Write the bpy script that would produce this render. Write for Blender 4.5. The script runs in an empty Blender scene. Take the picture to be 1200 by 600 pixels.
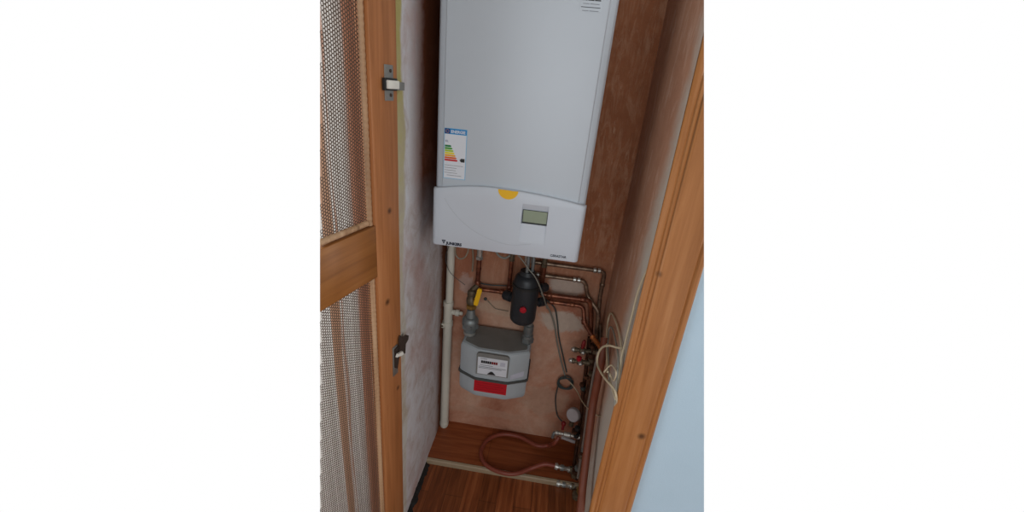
import bpy, bmesh, math, random
from mathutils import Vector, Matrix, noise
random.seed(7)
S = bpy.context.scene
COL = S.collection
# ------------------------------------------------------------------ camera, world, exposure
FPX, PITCH, ROLL, YAW = 479.79, .3940, .0991, -.0842
CAM = Vector((.3412, -1.1355, .4657))
def basis():
    cp, sp = math.cos(PITCH), math.sin(PITCH)
    fw = Vector((math.sin(YAW)*cp, math.cos(YAW)*cp, -sp)); rt = Vector((math.cos(YAW), -math.sin(YAW), 0))
    up = rt.cross(fw)
    return math.cos(ROLL)*rt+math.sin(ROLL)*up, -math.sin(ROLL)*rt+math.cos(ROLL)*up, fw
RT, UP, FW = basis()
cd = bpy.data.cameras.new('camera'); cam = bpy.data.objects.new('camera', cd); COL.objects.link(cam)
cd.sensor_fit = 'HORIZONTAL'; cd.sensor_width = 36; cd.lens = FPX*36/1200; cd.clip_start = .02
m = Matrix((RT, UP, -FW)).transposed().to_4x4(); m.translation = CAM
cam.matrix_world = m; S.camera = cam
w = bpy.data.worlds.new('world'); S.world = w; w.use_nodes = True
w.node_tree.nodes['Background'].inputs[0].default_value = (1, 1, 1, 1)
w.node_tree.nodes['Background'].inputs[1].default_value = 1.0
def area(name, loc, target, sx, sy, power, col):
    l = bpy.data.lights.new(name, 'AREA'); l.shape = 'RECTANGLE'; l.size = sx; l.size_y = sy; l.energy = power; l.color = col
    o = bpy.data.objects.new(name, l); COL.objects.link(o); o.location = loc
    o.rotation_euler = (Vector(target)-Vector(loc)).to_track_quat('-Z', 'Y').to_euler(); return o
# added area lights: backlight for the door lining, and daylight from behind the camera
area('lining_backlight', (-1.5, -1.3, .3), (-.15, -.4, -.1), 1.1, 1.3, 14, (.92, .96, 1.0))
area('rear_daylight_fill', (.55, -2.55, .45), (.35, .1, -.2), 1.5, 1.3, 23, (.87, .94, 1.0))
S.view_settings.view_transform = 'Standard'; S.view_settings.look = 'None'
S.view_settings.exposure = 0; S.view_settings.gamma = 1; S.view_settings.use_curve_mapping = False

# ------------------------------------------------------------------ places measured on the photo, put at their real depth
def ray(px, py): return (px-600)/FPX*RT-(py-300)/FPX*UP+FW
def P(px, py, y=None, x=None, z=None):
    d = ray(px, py)
    t = (y-CAM.y)/d.y if y is not None else (x-CAM.x)/d.x if x is not None else (z-CAM.z)/d.z
    return CAM+d*t

# ------------------------------------------------------------------ materials
def lin(c):
    r = []
    for v in c:
        v /= 255
        r.append(v/12.92 if v <= .04045 else ((v+.055)/1.055)**2.4)
    return (*r, 1)
class NT:
    def __init__(s, name):
        s.m = bpy.data.materials.new(name); s.m.use_nodes = True; s.t = s.m.node_tree; s.b = s.t.nodes['Principled BSDF']
    def n(s, kind, **kw):
        nd = s.t.nodes.new('ShaderNode'+kind)
        for k, v in kw.items():
            if k in nd.inputs.keys(): nd.inputs[k].default_value = v
            else: setattr(nd, k, v)
        return nd
    def l(s, a, b): s.t.links.new(a, b)
    def coord(s, scale=(1, 1, 1), loc=(0, 0, 0)):
        c = s.n('TexCoord'); mp = s.n('Mapping'); mp.inputs['Scale'].default_value = scale; mp.inputs['Location'].default_value = loc
        s.l(c.outputs['Object'], mp.inputs[0]); return mp.outputs[0]
    def noise(s, vec, sc, det=4, rough=.6, dist=0):
        nd = s.n('TexNoise'); nd.inputs['Scale'].default_value = sc; nd.inputs['Detail'].default_value = det
        nd.inputs['Roughness'].default_value = rough; nd.inputs['Distortion'].default_value = dist
        s.l(vec, nd.inputs['Vector']); return nd.outputs['Fac']
    def ramp(s, fac, stops):
        r = s.n('ValToRGB'); e = r.color_ramp.elements
        while len(e) < len(stops): e.new(.5)
        for i, (p, c) in enumerate(stops):
            e[i].position = p; e[i].color = c if len(c) == 4 else lin(c)
        s.l(fac, r.inputs[0]); return r.outputs[0]
    def mix(s, f, a, b, mode='MIX'):
        x = s.n('Mix', data_type='RGBA', blend_type=mode)
        for k, v in ((0, f), (6, a), (7, b)):
            if isinstance(v, (int, float)): x.inputs[k].default_value = v
            elif isinstance(v, tuple): x.inputs[k].default_value = v if len(v) == 4 else lin(v)
            else: s.l(v, x.inputs[k])
        return x.outputs[2]
    def math(s, op, a, b=0, c=0):
        x = s.n('Math', operation=op)
        for i, v in enumerate((a, b, c)):
            if isinstance(v, (int, float)): x.inputs[i].default_value = v
            else: s.l(v, x.inputs[i])
        return x.outputs[0]
    def bump(s, h, strength=.3, dist=.002):
        b = s.n('Bump'); b.inputs['Strength'].default_value = strength; b.inputs['Distance'].default_value = dist
        s.l(h, b.inputs['Height']); s.l(b.outputs[0], s.b.inputs['Normal'])
    def col(s, c):
        if isinstance(c, tuple): s.b.inputs['Base Color'].default_value = c if len(c) == 4 else lin(c)
        else: s.l(c, s.b.inputs['Base Color'])
    def fin(s, rough=.5, metal=0, spec=.5):
        s.b.inputs['Roughness'].default_value = rough; s.b.inputs['Metallic'].default_value = metal
        s.b.inputs['Specular IOR Level'].default_value = spec; return s.m
def simple(name, c, rough=.5, metal=0, var=.12, sc=60, spec=.4, bump=0):
    t = NT(name); v = t.coord(); f = t.noise(v, sc, 3)
    a = lin(c); t.col(t.mix(f, tuple(x*(1-var) for x in a[:3])+(1,), tuple(min(1, x*(1+var)) for x in a[:3])+(1,)))
    if bump: t.bump(f, bump, .002)
    return t.fin(rough, metal, spec)
def wood(name, dark, mid, light, axis='z', knots=(), rough=.5):
    """straight grained pine; knots are (position, radius) in the object's own space"""
    t = NT(name); st = {'z': (1, 1, .05), 'x': (.05, 1, 1), 'y': (1, .05, 1)}[axis]
    v = t.coord(st); f = t.noise(v, 70, 6, .65, .6); g = t.noise(v, 17, 3, .5, 1.5)
    h = t.math('ADD', t.math('MULTIPLY', f, .55), t.math('MULTIPLY', g, .45))
    c = t.ramp(h, [(.32, dark), (.5, mid), (.68, light)])
    for pos, r in knots:
        co = t.n('TexCoord'); sub = t.n('VectorMath', operation='SUBTRACT'); t.l(co.outputs['Object'], sub.inputs[0]); sub.inputs[1].default_value = pos
        le = t.n('VectorMath', operation='LENGTH'); t.l(sub.outputs[0], le.inputs[0])
        d = t.math('DIVIDE', le.outputs['Value'], r); k = t.ramp(d, [(.25, (1, 1, 1, 1)), (1, (0, 0, 0, 1))])
        c = t.mix(k, c, tuple(x*.35 for x in lin(dark)[:3])+(1,))
    t.col(c); t.bump(f, .15, .001)
    return t.fin(rough, 0, .35)
M = {}
M['boiler'] = simple('white_enamel', (186, 194, 201), .38, var=.03, sc=5, spec=.5)
M['panel'] = simple('white_plastic', (193, 200, 208), .42, var=.03, sc=6)
M['beige_edge'] = simple('aged_plastic_edge', (178, 178, 168), .5, var=.05)
M['yellow'] = simple('yellow_plastic', (232, 180, 20), .45, var=.05)
M['lcd'] = simple('display_glass', (146, 158, 138), .25, var=.1, sc=20)
M['dark'] = simple('dark_plastic', (34, 36, 36), .45, var=.1)
M['black'] = simple('black_filter_plastic', (38, 42, 46), .42, var=.15, sc=30)
M['ink'] = simple('dark_blue_ink', (24, 30, 44), .5)
M['groove'] = simple('shallow_groove', (176, 182, 188), .5)
M['paper'] = simple('label_paper', (212, 216, 222), .55, var=.03)
M['label_blue'] = simple('label_blue_border', (96, 176, 216), .5)
M['eu_blue'] = simple('label_dark_blue', (18, 56, 120), .5)
M['sky_blue'] = simple('label_light_blue', (40, 130, 190), .5)
for i, c in enumerate([(20, 120, 60), (70, 150, 40), (160, 190, 40), (220, 205, 30), (225, 160, 30), (215, 95, 40), (190, 35, 40)]): M['en%d' % i] = simple('label_bar_colour', c, .5, var=.03)
M['grey_ink'] = simple('grey_print', (120, 124, 130), .6)
M['meter'] = simple('meter_grey_paint', (168, 176, 180), .5, var=.06, sc=14)
M['meter_top'] = simple('meter_top_grey', (122, 122, 118), .6, var=.18, sc=20)
M['meter_band'] = simple('meter_seam_grey', (74, 76, 74), .5)
M['lilac'] = simple('pale_lilac_sticker', (186, 188, 200), .6)
M['red_label'] = simple('red_sticker', (186, 22, 36), .5, var=.06)
M['red'] = simple('red_plastic', (170, 22, 40), .4)
M['redhandle'] = simple('dark_red_plastic', (120, 26, 28), .45)
M['pvc'] = simple('old_white_pipe', (206, 202, 188), .45, var=.1, sc=12)
M['galv'] = simple('galvanised_fitting', (128, 134, 134), .42, .55, .25, 60)
M['chrome'] = simple('chromed_brass', (186, 186, 180), .3, .7, .15, 40)
M['brass'] = simple('brass', (168, 132, 70), .38, .75, .25, 50)
M['brassdull'] = simple('dull_brown_brass', (104, 92, 74), .5, .5, .25, 50)
M['steel'] = simple('brushed_steel', (150, 148, 142), .4, .7, .15, 40)
def copper(name, c1, c2, c3):
    t = NT(name); v = t.coord(); f = t.noise(v, 28, 5, .7)
    t.col(t.ramp(f, [(.35, c1), (.52, c2), (.68, c3)])); t.bump(t.noise(v, 120), .1, .001)
    return t.fin(.38, .6, .5)
M['copper'] = copper('brown_copper', (84, 46, 34), (120, 70, 50), (156, 100, 72))
M['copper_new'] = copper('shiny_copper', (150, 82, 42), (190, 112, 60), (220, 150, 92))
M['copper_old'] = copper('tarnished_copper', (84, 66, 54), (122, 100, 82), (156, 136, 116))
M['copper_dark'] = copper('dark_copper', (60, 40, 32), (84, 58, 44), (116, 84, 62))
M['terracotta'] = simple('terracotta_pipe', (104, 50, 28), .55, 0, .25, 25)
M['hose'] = simple('red_brown_rubber', (134, 66, 50), .45, 0, .12, 40)
M['cable'] = simple('grey_cable', (128, 126, 116), .5)
M['cable_dark'] = simple('dark_green_grey_cable', (62, 70, 68), .5)
M['cable_white'] = simple('cream_cable', (188, 174, 146), .5)
M['cable_thin'] = simple('thin_grey_tube', (140, 130, 112), .4)
M['gauge'] = simple('gauge_grey_white', (150, 142, 142), .5)
M['gauge_dial'] = simple('aged_dial', (168, 162, 164), .5)
M['catch_white'] = simple('white_catch', (226, 224, 214), .45)
M['catch_dark'] = simple('rusty_dark_metal', (74, 62, 54), .5, .5, .3, 60)
M['bead'] = wood('pale_bead_wood', (140, 104, 74), (186, 148, 112), (206, 172, 138))
M['sill'] = simple('pale_nosing', (158, 138, 112), .5, var=.2, sc=20)
M['rubble'] = simple('black_gap_filler', (30, 27, 25), .8, var=.5, sc=60, bump=.5)
M['mesh'] = simple('dark_brown_mesh', (88, 70, 56), .5, .1, .2)
HZ = 1.085   # door's own space starts at the floor
M['door_stile'] = wood('orange_pine_upright', (146, 90, 48), (174, 112, 66), (190, 128, 80), 'z',
        knots=(((.060, 0, HZ-.10), .013), ((.041, 0, HZ+.15), .011), ((.02, 0, HZ-.42), .010)))
M['door_rail'] = wood('orange_pine_rail', (124, 76, 34), (144, 90, 42), (160, 104, 52), 'x')
def frame_wood():
    return wood('orange_pine_frame', (152, 94, 46), (172, 112, 60), (186, 128, 78), 'z',
        knots=((tuple(P(752, 512, y=-.17)), .016), (tuple(P(766, 520, y=-.17)), .011), (tuple(P(772, 322, y=-.17)), .012)))
M['frame'] = frame_wood()
# plaster walls
def back_wall():
    t = NT('bare_pink_plaster'); v = t.coord(); big = t.noise(v, 3.2, 6, .65, .4); fine = t.noise(v, 55, 6, .7); mid = t.noise(v, 11, 6, .7, 1)
    c = t.ramp(big, [(.36, (172, 112, 88)), (.5, (200, 148, 122)), (.64, (212, 172, 148))])
    sep = t.n('SeparateXYZ'); co = t.n('TexCoord'); t.l(co.outputs['Object'], sep.inputs[0])
    # brown paint above the pipework, scraped off in strokes
    up = t.math('ADD', sep.outputs['Z'], t.math('MULTIPLY', t.math('SUBTRACT', big, .5), .5))
    paint = t.ramp(up, [(.46, (0, 0, 0, 1)), (.50, (1, 1, 1, 1))])
    paint = t.n('MapRange'); t.l(up, paint.inputs[0]); paint.inputs[1].default_value = -.42; paint.inputs[2].default_value = -.06
    sv = t.coord((2.4, 1, .55)); st = t.noise(sv, 16, 8, .75, .8)
    scr = t.ramp(st, [(.48, (0, 0, 0, 1)), (.64, (1, 1, 1, 1))])
    br = t.mix(mid, (136, 82, 54), (190, 128, 92)); br = t.mix(t.math('MULTIPLY', scr, .55), br, (204, 160, 130))
    sc2 = t.ramp(t.noise(t.coord((3.0, 1, .35), (3, 0, 1)), 22, 8, .8, 1.2), [(.58, (0, 0, 0, 1)), (.63, (.55, .55, .55, 1))]); br = t.mix(sc2, br, (210, 172, 144))
    c = t.mix(paint.outputs[0], c, br)
    # light plaster patches between the pipes and behind the valves
    def patch(c, px, py, rx, rz, colr, am=1):
        p = P(px, py, y=.36); s1 = t.n('VectorMath', operation='SUBTRACT'); t.l(co.outputs['Object'], s1.inputs[0]); s1.inputs[1].default_value = p
        s2 = t.n('VectorMath', operation='MULTIPLY'); t.l(s1.outputs[0], s2.inputs[0]); s2.inputs[1].default_value = (1/rx, 0, 1/rz)
        le = t.n('VectorMath', operation='LENGTH'); t.l(s2.outputs[0], le.inputs[0])
        d = t.math('ADD', le.outputs['Value'], t.math('MULTIPLY', t.math('SUBTRACT', mid, .5), 1.6))
        k = t.ramp(d, [(.75, (am, am, am, 1)), (1.0, (0, 0, 0, 1))]); return t.mix(k, c, colr)
    c = patch(c, 664, 336, .085, .045, (206, 192, 178), .8)
    c = patch(c, 660, 377, .10, .055, (206, 192, 176), .85)
    c = patch(c, 546, 333, .035, .05, (206, 190, 182), .5)
    c = patch(c, 640, 470, .12, .09, (196, 172, 150), .4)
    c = patch(c, 588, 362, .13, .04, (206, 184, 160), .5)
    c = patch(c, 570, 483, .2, .03, (198, 160, 136), .5)
    c = t.mix(t.math('MULTIPLY', fine, .35), c, (110, 70, 52), 'MIX')
    t.col(c); t.bump(t.math('ADD', fine, t.math('MULTIPLY', mid, .8)), .5, .004); return t.fin(.9, 0, .1)
M['wall_back'] = back_wall()
def left_wall():
    t = NT('rough_white_stucco'); v = t.coord(); fine = t.noise(v, 70, 7, .75); mid = t.noise(v, 13, 6, .7, .8); big = t.noise(v, 4, 5, .6)
    c = t.ramp(mid, [(.34, (188, 178, 174)), (.5, (206, 203, 204)), (.66, (214, 216, 220))])
    co = t.n('TexCoord'); sep = t.n('SeparateXYZ'); t.l(co.outputs['Object'], sep.inputs[0])
    yy = t.math('ADD', sep.outputs['Y'], t.math('MULTIPLY', t.math('SUBTRACT', mid, .5), .09))
    # dark brown paint with boiler shade coloured in, deep half, fading out below it
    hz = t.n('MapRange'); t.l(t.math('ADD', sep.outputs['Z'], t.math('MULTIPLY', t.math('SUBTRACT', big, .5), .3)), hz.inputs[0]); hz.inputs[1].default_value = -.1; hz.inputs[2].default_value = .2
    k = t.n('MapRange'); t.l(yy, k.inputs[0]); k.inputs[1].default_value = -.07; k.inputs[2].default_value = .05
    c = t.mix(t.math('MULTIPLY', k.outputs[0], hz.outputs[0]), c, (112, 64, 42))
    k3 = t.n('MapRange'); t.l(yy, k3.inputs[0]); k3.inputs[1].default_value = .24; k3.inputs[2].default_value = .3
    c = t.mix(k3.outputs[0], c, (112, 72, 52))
    rd = t.ramp(big, [(.5, (0, 0, 0, 1)), (.68, (.45, .45, .45, 1))]); c = t.mix(rd, c, (176, 122, 108))
    # yellowed foam and glue on the front edge
    k2 = t.n('MapRange'); t.l(t.math('ADD', sep.outputs['Y'], t.math('MULTIPLY', t.math('SUBTRACT', big, .5), .12)), k2.inputs[0]); k2.inputs[1].default_value = -.108; k2.inputs[2].default_value = -.122
    hz2 = t.n('MapRange'); t.l(t.math('ADD', sep.outputs['Z'], t.math('MULTIPLY', t.math('SUBTRACT', mid, .5), 1.2)), hz2.inputs[0]); hz2.inputs[1].default_value = -.1; hz2.inputs[2].default_value = .5; hz2.inputs[3].default_value = .25; hz2.inputs[4].default_value = .85
    c = t.mix(t.math('MULTIPLY', k2.outputs[0], hz2.outputs[0]), c, (176, 164, 84))
    t.col(c); t.bump(t.math('ADD', fine, t.math('MULTIPLY', mid, 1.2)), .55, .003); return t.fin(.9, 0, .1)
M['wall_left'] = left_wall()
def right_wall():
    t = NT('brown_scraped_plaster'); v = t.coord(); fine = t.noise(v, 60, 6, .7); mid = t.noise(v, 10, 6, .7, .8)
    sv = t.coord((1, 2.2, .5)); st = t.noise(sv, 14, 8, .75, .8)
    br = t.mix(mid, (162, 116, 92), (192, 148, 122))
    br = t.mix(t.math('MULTIPLY', t.ramp(st, [(.52, (0, 0, 0, 1)), (.66, (1, 1, 1, 1))]), .6), br, (206, 176, 156))
    co = t.n('TexCoord'); sep = t.n('SeparateXYZ'); t.l(co.outputs['Object'], sep.inputs[0])
    k = t.n('MapRange'); t.l(t.math('ADD', t.math('MULTIPLY_ADD', sep.outputs['Z'], .10, sep.outputs['Y']), t.math('MULTIPLY', t.math('SUBTRACT', mid, .5), .12)), k.inputs[0]); k.inputs[1].default_value = .01; k.inputs[2].default_value = -.08
    c = t.mix(k.outputs[0], br, (188, 180, 168))
    t.col(c); t.bump(fine, .4, .003); return t.fin(.85, 0, .15)
M['wall_right'] = right_wall()
def white_wall():
    t = NT('pale_blue_white_wallpaper'); v = t.coord(); fine = t.noise(v, 160, 4, .7); t.col(t.mix(t.noise(v, 6), (182, 207, 222), (190, 213, 228)))
    t.bump(fine, .35, .002); return t.fin(.85, 0, .15)
M['wall_front'] = white_wall()
M['plaster'] = simple('plain_plaster', (170, 166, 160), .9, var=.05, bump=.2)
def floor_mat(name, along, dark, mid, light, plank=.07):
    t = NT(name); st = (1, .06, 1) if along == 'y' else (.06, 1, 1); v = t.coord(st); f = t.noise(v, 60, 6, .65, .5)
    c = t.ramp(f, [(.34, dark), (.5, mid), (.66, light)])
    co = t.n('TexCoord'); mp = t.n('Mapping'); t.l(co.outputs['Object'], mp.inputs[0])
    if along == 'y': mp.inputs['Rotation'].default_value = (0, 0, math.pi/2)
    br = t.n('TexBrick'); t.l(mp.outputs[0], br.inputs['Vector']); br.inputs['Scale'].default_value = 1
    br.inputs['Brick Width'].default_value = .42; br.inputs['Row Height'].default_value = plank; br.inputs['Mortar Size'].default_value = .0009
    br.inputs['Color1'].default_value = (.7, .7, .7, 1); br.inputs['Color2'].default_value = (1.15, 1.15, 1.15, 1); br.inputs['Mortar'].default_value = (.3, .3, .3, 1)
    t.col(t.mix(1., c, br.outputs['Color'], 'MULTIPLY')); return t.fin(.38, 0, .4)
M['floor'] = floor_mat('laminate_blocks', 'y', (104, 52, 26), (134, 72, 38), (158, 92, 54))
M['ledge'] = floor_mat('ledge_board', 'x', (134, 66, 34), (156, 82, 44), (174, 98, 56), .4)
def curtain_mat():
    t = NT('striped_curtain_fabric'); co = t.n('TexCoord'); sep = t.n('SeparateXYZ'); t.l(co.outputs['Object'], sep.inputs[0])
    x = sep.outputs['X']; c = (236, 232, 226)
    v = t.coord((1, 1, .2)); nz = t.noise(v, 12, 2)
    xx = t.math('ADD', x, t.math('MULTIPLY', t.math('SUBTRACT', nz, .5), .02))
    for a, wd, colr in ((.123, .030, (186, 130, 104)), (.224, .016, (206, 164, 136)), (.345, .016, (214, 160, 132)), (.195, .003, (200, 160, 140))):
        d = t.math('DIVIDE', t.math('ABSOLUTE', t.math('SUBTRACT', xx, a)), wd)
        c = t.mix(t.ramp(d, [(.6, (1, 1, 1, 1)), (1, (0, 0, 0, 1))]), c, colr)
    t.col(c); t.fin(.9, 0, .1)
    tr = t.n('BsdfTranslucent'); t.l(c, tr.inputs[0]); mx = t.n('MixShader'); mx.inputs[0].default_value = .5
    t.l(t.b.outputs[0], mx.inputs[1]); t.l(tr.outputs[0], mx.inputs[2]); t.l(mx.outputs[0], t.t.nodes['Material Output'].inputs[0])
    return t.m
M['curtain'] = curtain_mat()

# ------------------------------------------------------------------ mesh helpers
def link(name, bm, mat, parent=None, smooth=True, ang=40):
    me = bpy.data.meshes.new(name); bmesh.ops.recalc_face_normals(bm, faces=bm.faces); bm.to_mesh(me); bm.free()
    me.materials.append(M[mat] if isinstance(mat, str) else mat)
    o = bpy.data.objects.new(name, me); COL.objects.link(o)
    if parent: o.parent = parent
    if smooth:
        me.shade_smooth() if hasattr(me, 'shade_smooth') else None
        try: me.set_sharp_from_angle(angle=math.radians(ang))
        except Exception: pass
    return o
def tag(o, label, cat, group=None, kind=None):
    o['label'] = label
    if cat: o['category'] = cat
    if group: o['group'] = group
    if kind: o['kind'] = kind
    return o
def root(name, loc, label, cat, group=None):
    o = bpy.data.objects.new(name, None); o.location = loc; o.empty_display_size = .02; COL.objects.link(o)
    return tag(o, label, cat, group)
def struct(o, label=None):
    o['kind'] = 'structure'
    if label: o['label'] = label
    return o
def nb(): return bmesh.new()
def box(bm, a, b, bev=0):
    a, b = Vector(a), Vector(b); r = bmesh.ops.create_cube(bm, size=1)
    vs = r['verts']; c = (a+b)/2; s = b-a
    for v in vs: v.co = Vector((v.co.x*s.x, v.co.y*s.y, v.co.z*s.z))+c
    if bev:
        es = list({e for v in vs for e in v.link_edges}); bmesh.ops.bevel(bm, geom=es, offset=bev, segments=2, affect='EDGES', profile=.5)
def prism(bm, pts, f0, f1):
    """closed outline pts (2D) ; f0/f1 map an outline point to the two end positions"""
    A = [bm.verts.new(f0(*p)) for p in pts]; B = [bm.verts.new(f1(*p)) for p in pts]; n = len(pts)
    bm.faces.new(A); bm.faces.new(B[::-1])
    for i in range(n): bm.faces.new((A[i], B[i], B[(i+1) % n], A[(i+1) % n]))
def smooth_path(pts, n=8):
    pts = [Vector(p) for p in pts]; out = []
    for i in range(len(pts)-1):
        p0 = pts[max(i-1, 0)]; p1 = pts[i]; p2 = pts[i+1]; p3 = pts[min(i+2, len(pts)-1)]
        for k in range(n):
            t = k/n; out.append(.5*((2*p1)+(p2-p0)*t+(2*p0-5*p1+4*p2-p3)*t*t+(3*p1-p0-3*p2+p3)*t**3))
    return out+[pts[-1]]
def fillet(pts, r, n=7):
    pts = [Vector(p) for p in pts]; out = [pts[0]]
    for i in range(1, len(pts)-1):
        a, b, c = pts[i-1], pts[i], pts[i+1]; rr = min(r, (a-b).length*.48, (c-b).length*.48)
        s = b+(a-b).normalized()*rr; e = b+(c-b).normalized()*rr
        for k in range(n+1):
            t = k/n; out.append((1-t)**2*s+2*t*(1-t)*b+t*t*e)
    return out+[pts[-1]]
def tube(bm, path, r, seg=12):
    path = [Vector(p) for p in path]
    q = [path[0]]
    for p in path[1:]:
        if (p-q[-1]).length > 1e-5: q.append(p)
    path = q; n = len(path); rr = r if callable(r) else (lambda t: r)
    T = [(path[min(i+1, n-1)]-path[max(i-1, 0)]).normalized() for i in range(n)]
    nrm = T[0].orthogonal().normalized(); rings = []
    for i in range(n):
        nrm = (nrm-T[i]*nrm.dot(T[i])).normalized(); bn = T[i].cross(nrm); R = rr(i/(n-1))
        rings.append([bm.verts.new(path[i]+(nrm*math.cos(2*math.pi*k/seg)+bn*math.sin(2*math.pi*k/seg))*R) for k in range(seg)])
    for i in range(n-1):
        for k in range(seg): bm.faces.new((rings[i][k], rings[i][(k+1) % seg], rings[i+1][(k+1) % seg], rings[i+1][k]))
    bm.faces.new(rings[0][::-1]); bm.faces.new(rings[-1])
def lathe(bm, a, b, prof, seg=24, hexa=False):
    """prof: list of (t along a->b, radius)"""
    a, b = Vector(a), Vector(b); ax = b-a; T = ax.normalized(); u = T.orthogonal().normalized(); v = T.cross(u); rings = []
    if hexa: seg = 6
    for t, r in prof:
        rings.append([bm.verts.new(a+ax*t+(u*math.cos(2*math.pi*k/seg)+v*math.sin(2*math.pi*k/seg))*max(r, 1e-4)) for k in range(seg)])
    for i in range(len(rings)-1):
        for k in range(seg): bm.faces.new((rings[i][k], rings[i][(k+1) % seg], rings[i+1][(k+1) % seg], rings[i+1][k]))
    bm.faces.new(rings[0][::-1]); bm.faces.new(rings[-1])
def cut(o, px, keep_right, inv=None):
    """end the modelled part of a big surface where the photograph stops showing it"""
    n = ray(px, 0).cross(ray(px, 600)).normalized()      # normal of the vertical view limit
    if (n.dot(RT) > 0) != keep_right: n = -n
    W = inv or Matrix.Identity(4)
    co = W @ CAM; no = (W.to_3x3() @ n).normalized()
    bm = nb(); bm.from_mesh(o.data)
    r = bmesh.ops.bisect_plane(bm, geom=bm.verts[:]+bm.edges[:]+bm.faces[:], plane_co=co, plane_no=no, clear_inner=True, dist=1e-6)
    ed = [e for e in r['geom_cut'] if isinstance(e, bmesh.types.BMEdge)]
    if ed:
        try: bmesh.ops.holes_fill(bm, edges=ed)
        except Exception: pass
    bm.to_mesh(o.data); bm.free(); o.data.update()
def text_mesh(name, s, size, loc, mat, parent, rot=(math.pi/2, 0, 0), bold=0, ext=.0003, align='LEFT', sx=1):
    cu = bpy.data.curves.new(name, 'FONT'); cu.body = s; cu.size = size; cu.extrude = ext; cu.offset = bold; cu.align_x = align; cu.resolution_u = 3
    t = bpy.data.objects.new(name+'_tmp', cu); COL.objects.link(t)
    dg = bpy.context.evaluated_depsgraph_get(); me = bpy.data.meshes.new_from_object(t.evaluated_get(dg))
    bpy.data.objects.remove(t); bpy.data.curves.remove(cu)
    me.name = name; me.materials.clear(); me.materials.append(M[mat])
    me.transform(Matrix.Translation(loc) @ Matrix.Rotation(rot[2], 4, 'Z') @ Matrix.Rotation(rot[1], 4, 'Y') @ Matrix.Rotation(rot[0], 4, 'X') @ Matrix.Diagonal((sx, 1, 1, 1)))
    o = bpy.data.objects.new(name, me); COL.objects.link(o); o.parent = parent; return o

# ------------------------------------------------------------------ the closet and the room behind the camera
XL, XR, YB, YF, ZL, ZF = -.048, .612, .36, -.15, -1.062, -1.085
bm = nb(); box(bm, (XL-.12, YB, -1.2), (XR+.14, YB+.12, 1.2)); o = struct(link('wall_back', bm, 'wall_back', smooth=False), 'bare pink and brown plaster wall behind the boiler and pipes'); cut(o, 825, False)
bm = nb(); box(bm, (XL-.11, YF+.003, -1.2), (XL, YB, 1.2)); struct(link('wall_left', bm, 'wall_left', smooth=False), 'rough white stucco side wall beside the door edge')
bm = nb(); box(bm, (XR, YF+.003, -1.2), (XR+.12, YB, 1.2)); o = struct(link('wall_right', bm, 'wall_right', smooth=False), 'scraped brown side wall between the pipes and the door frame'); cut(o, 825, False)
bm = nb(); box(bm, (XL-.12, -.147, 1.2), (XR+.14, YB+.12, 1.26)); struct(link('ceiling', bm, 'plaster', smooth=False))
bm = nb(); box(bm, (.70, YF, -1.2), (1.4, YF+.10, 1.25)); o = struct(link('wall_front', bm, 'wall_front', smooth=False), 'smooth pale blue white wall right of the wooden door frame'); cut(o, 825, False)
bm = nb(); box(bm, (XL-.6, YF, -1.2), (XL-.03, YF+.10, 1.25)); o = struct(link('wall_front_left', bm, 'plaster', smooth=False)); cut(o, 375, True)
bm = nb(); box(bm, (XL-.05, -.36, ZF-.1), (XR+.02, .137, ZF)); struct(link('floor', bm, 'floor', smooth=False), 'dark orange laminate floor of the closet, planks running inwards')
bm = nb(); box(bm, (XL, .1415, ZF-.1), (XR, YB, ZL), .0); struct(link('trim_1', bm, 'ledge', smooth=False), 'raised reddish wooden board at the back of the closet floor')
bm = nb()
prism(bm, [(.126, ZF), (.126, ZL-.004), (.129, ZL+.0005), (.1375, ZL+.002), (.1375, ZF)], lambda y, z: (XL, y, z), lambda y, z: (XR, y, z))
struct(link('trim_2', bm, 'sill', smooth=False), 'pale strip along the front edge of the raised floor board')
# crumbly dark gap where the laminate stops short of the left wall
bm = nb(); N = 40
top = []; 
for i in range(N+1):
    y = -.15+i*(.27/N); wdt = .010+.008*noise.noise(Vector((y*30, 3, 1))) + .006*noise.noise(Vector((y*90, 5, 4))); h = .004+.012*abs(noise.noise(Vector((y*40, 9, 2))))
    top.append([bm.verts.new((XL+.0005, y, ZF)), bm.verts.new((XL+.0005, y, ZF+h+.012)), bm.verts.new((XL+wdt*.6, y, ZF+h)), bm.verts.new((XL+wdt+.006, y, ZF+.0004))])
for i in range(N):
    for k in range(4): bm.faces.new((top[i][k], top[i][(k+1) % 4], top[i+1][(k+1) % 4], top[i+1][k]))
bm.faces.new(top[0]); bm.faces.new(top[-1][::-1])
struct(link('trim_3', bm, 'rubble', smooth=False), 'dark crumbly gap along the foot of the left wall')
# wooden door frame on the right: moulded board
x0, x1, yb = .603, .735, YF-.0005
prof = [(x0, yb), (x0, yb-.010), (x0+.002, yb-.014), (x0+.006, yb-.016), (x0+.012, yb-.0155), (x0+.0155, yb-.012), (x0+.017, yb-.010), (x0+.020, yb-.0125), (x0+.0255, yb-.0125),
        (x0+.027, yb-.010), (x0+.030, yb-.0155), (x0+.034, yb-.0175), (x0+.106, yb-.0175), (x0+.109, yb-.0155), (x0+.111, yb-.011), (x0+.114, yb-.0105), (x0+.118, yb-.014),
        (x0+.124, yb-.015), (x1-.003, yb-.012), (x1, yb-.006), (x1, yb)]
bm = nb(); prism(bm, prof, lambda x, y: (x, y, ZF), lambda x, y: (x, y, 1.15)); o = struct(link('door_frame', bm, 'frame', ang=25), 'orange pine door frame with moulded edges, right of the closet')
o.name = 'trim_4'; cut(o, 825, False)
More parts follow.
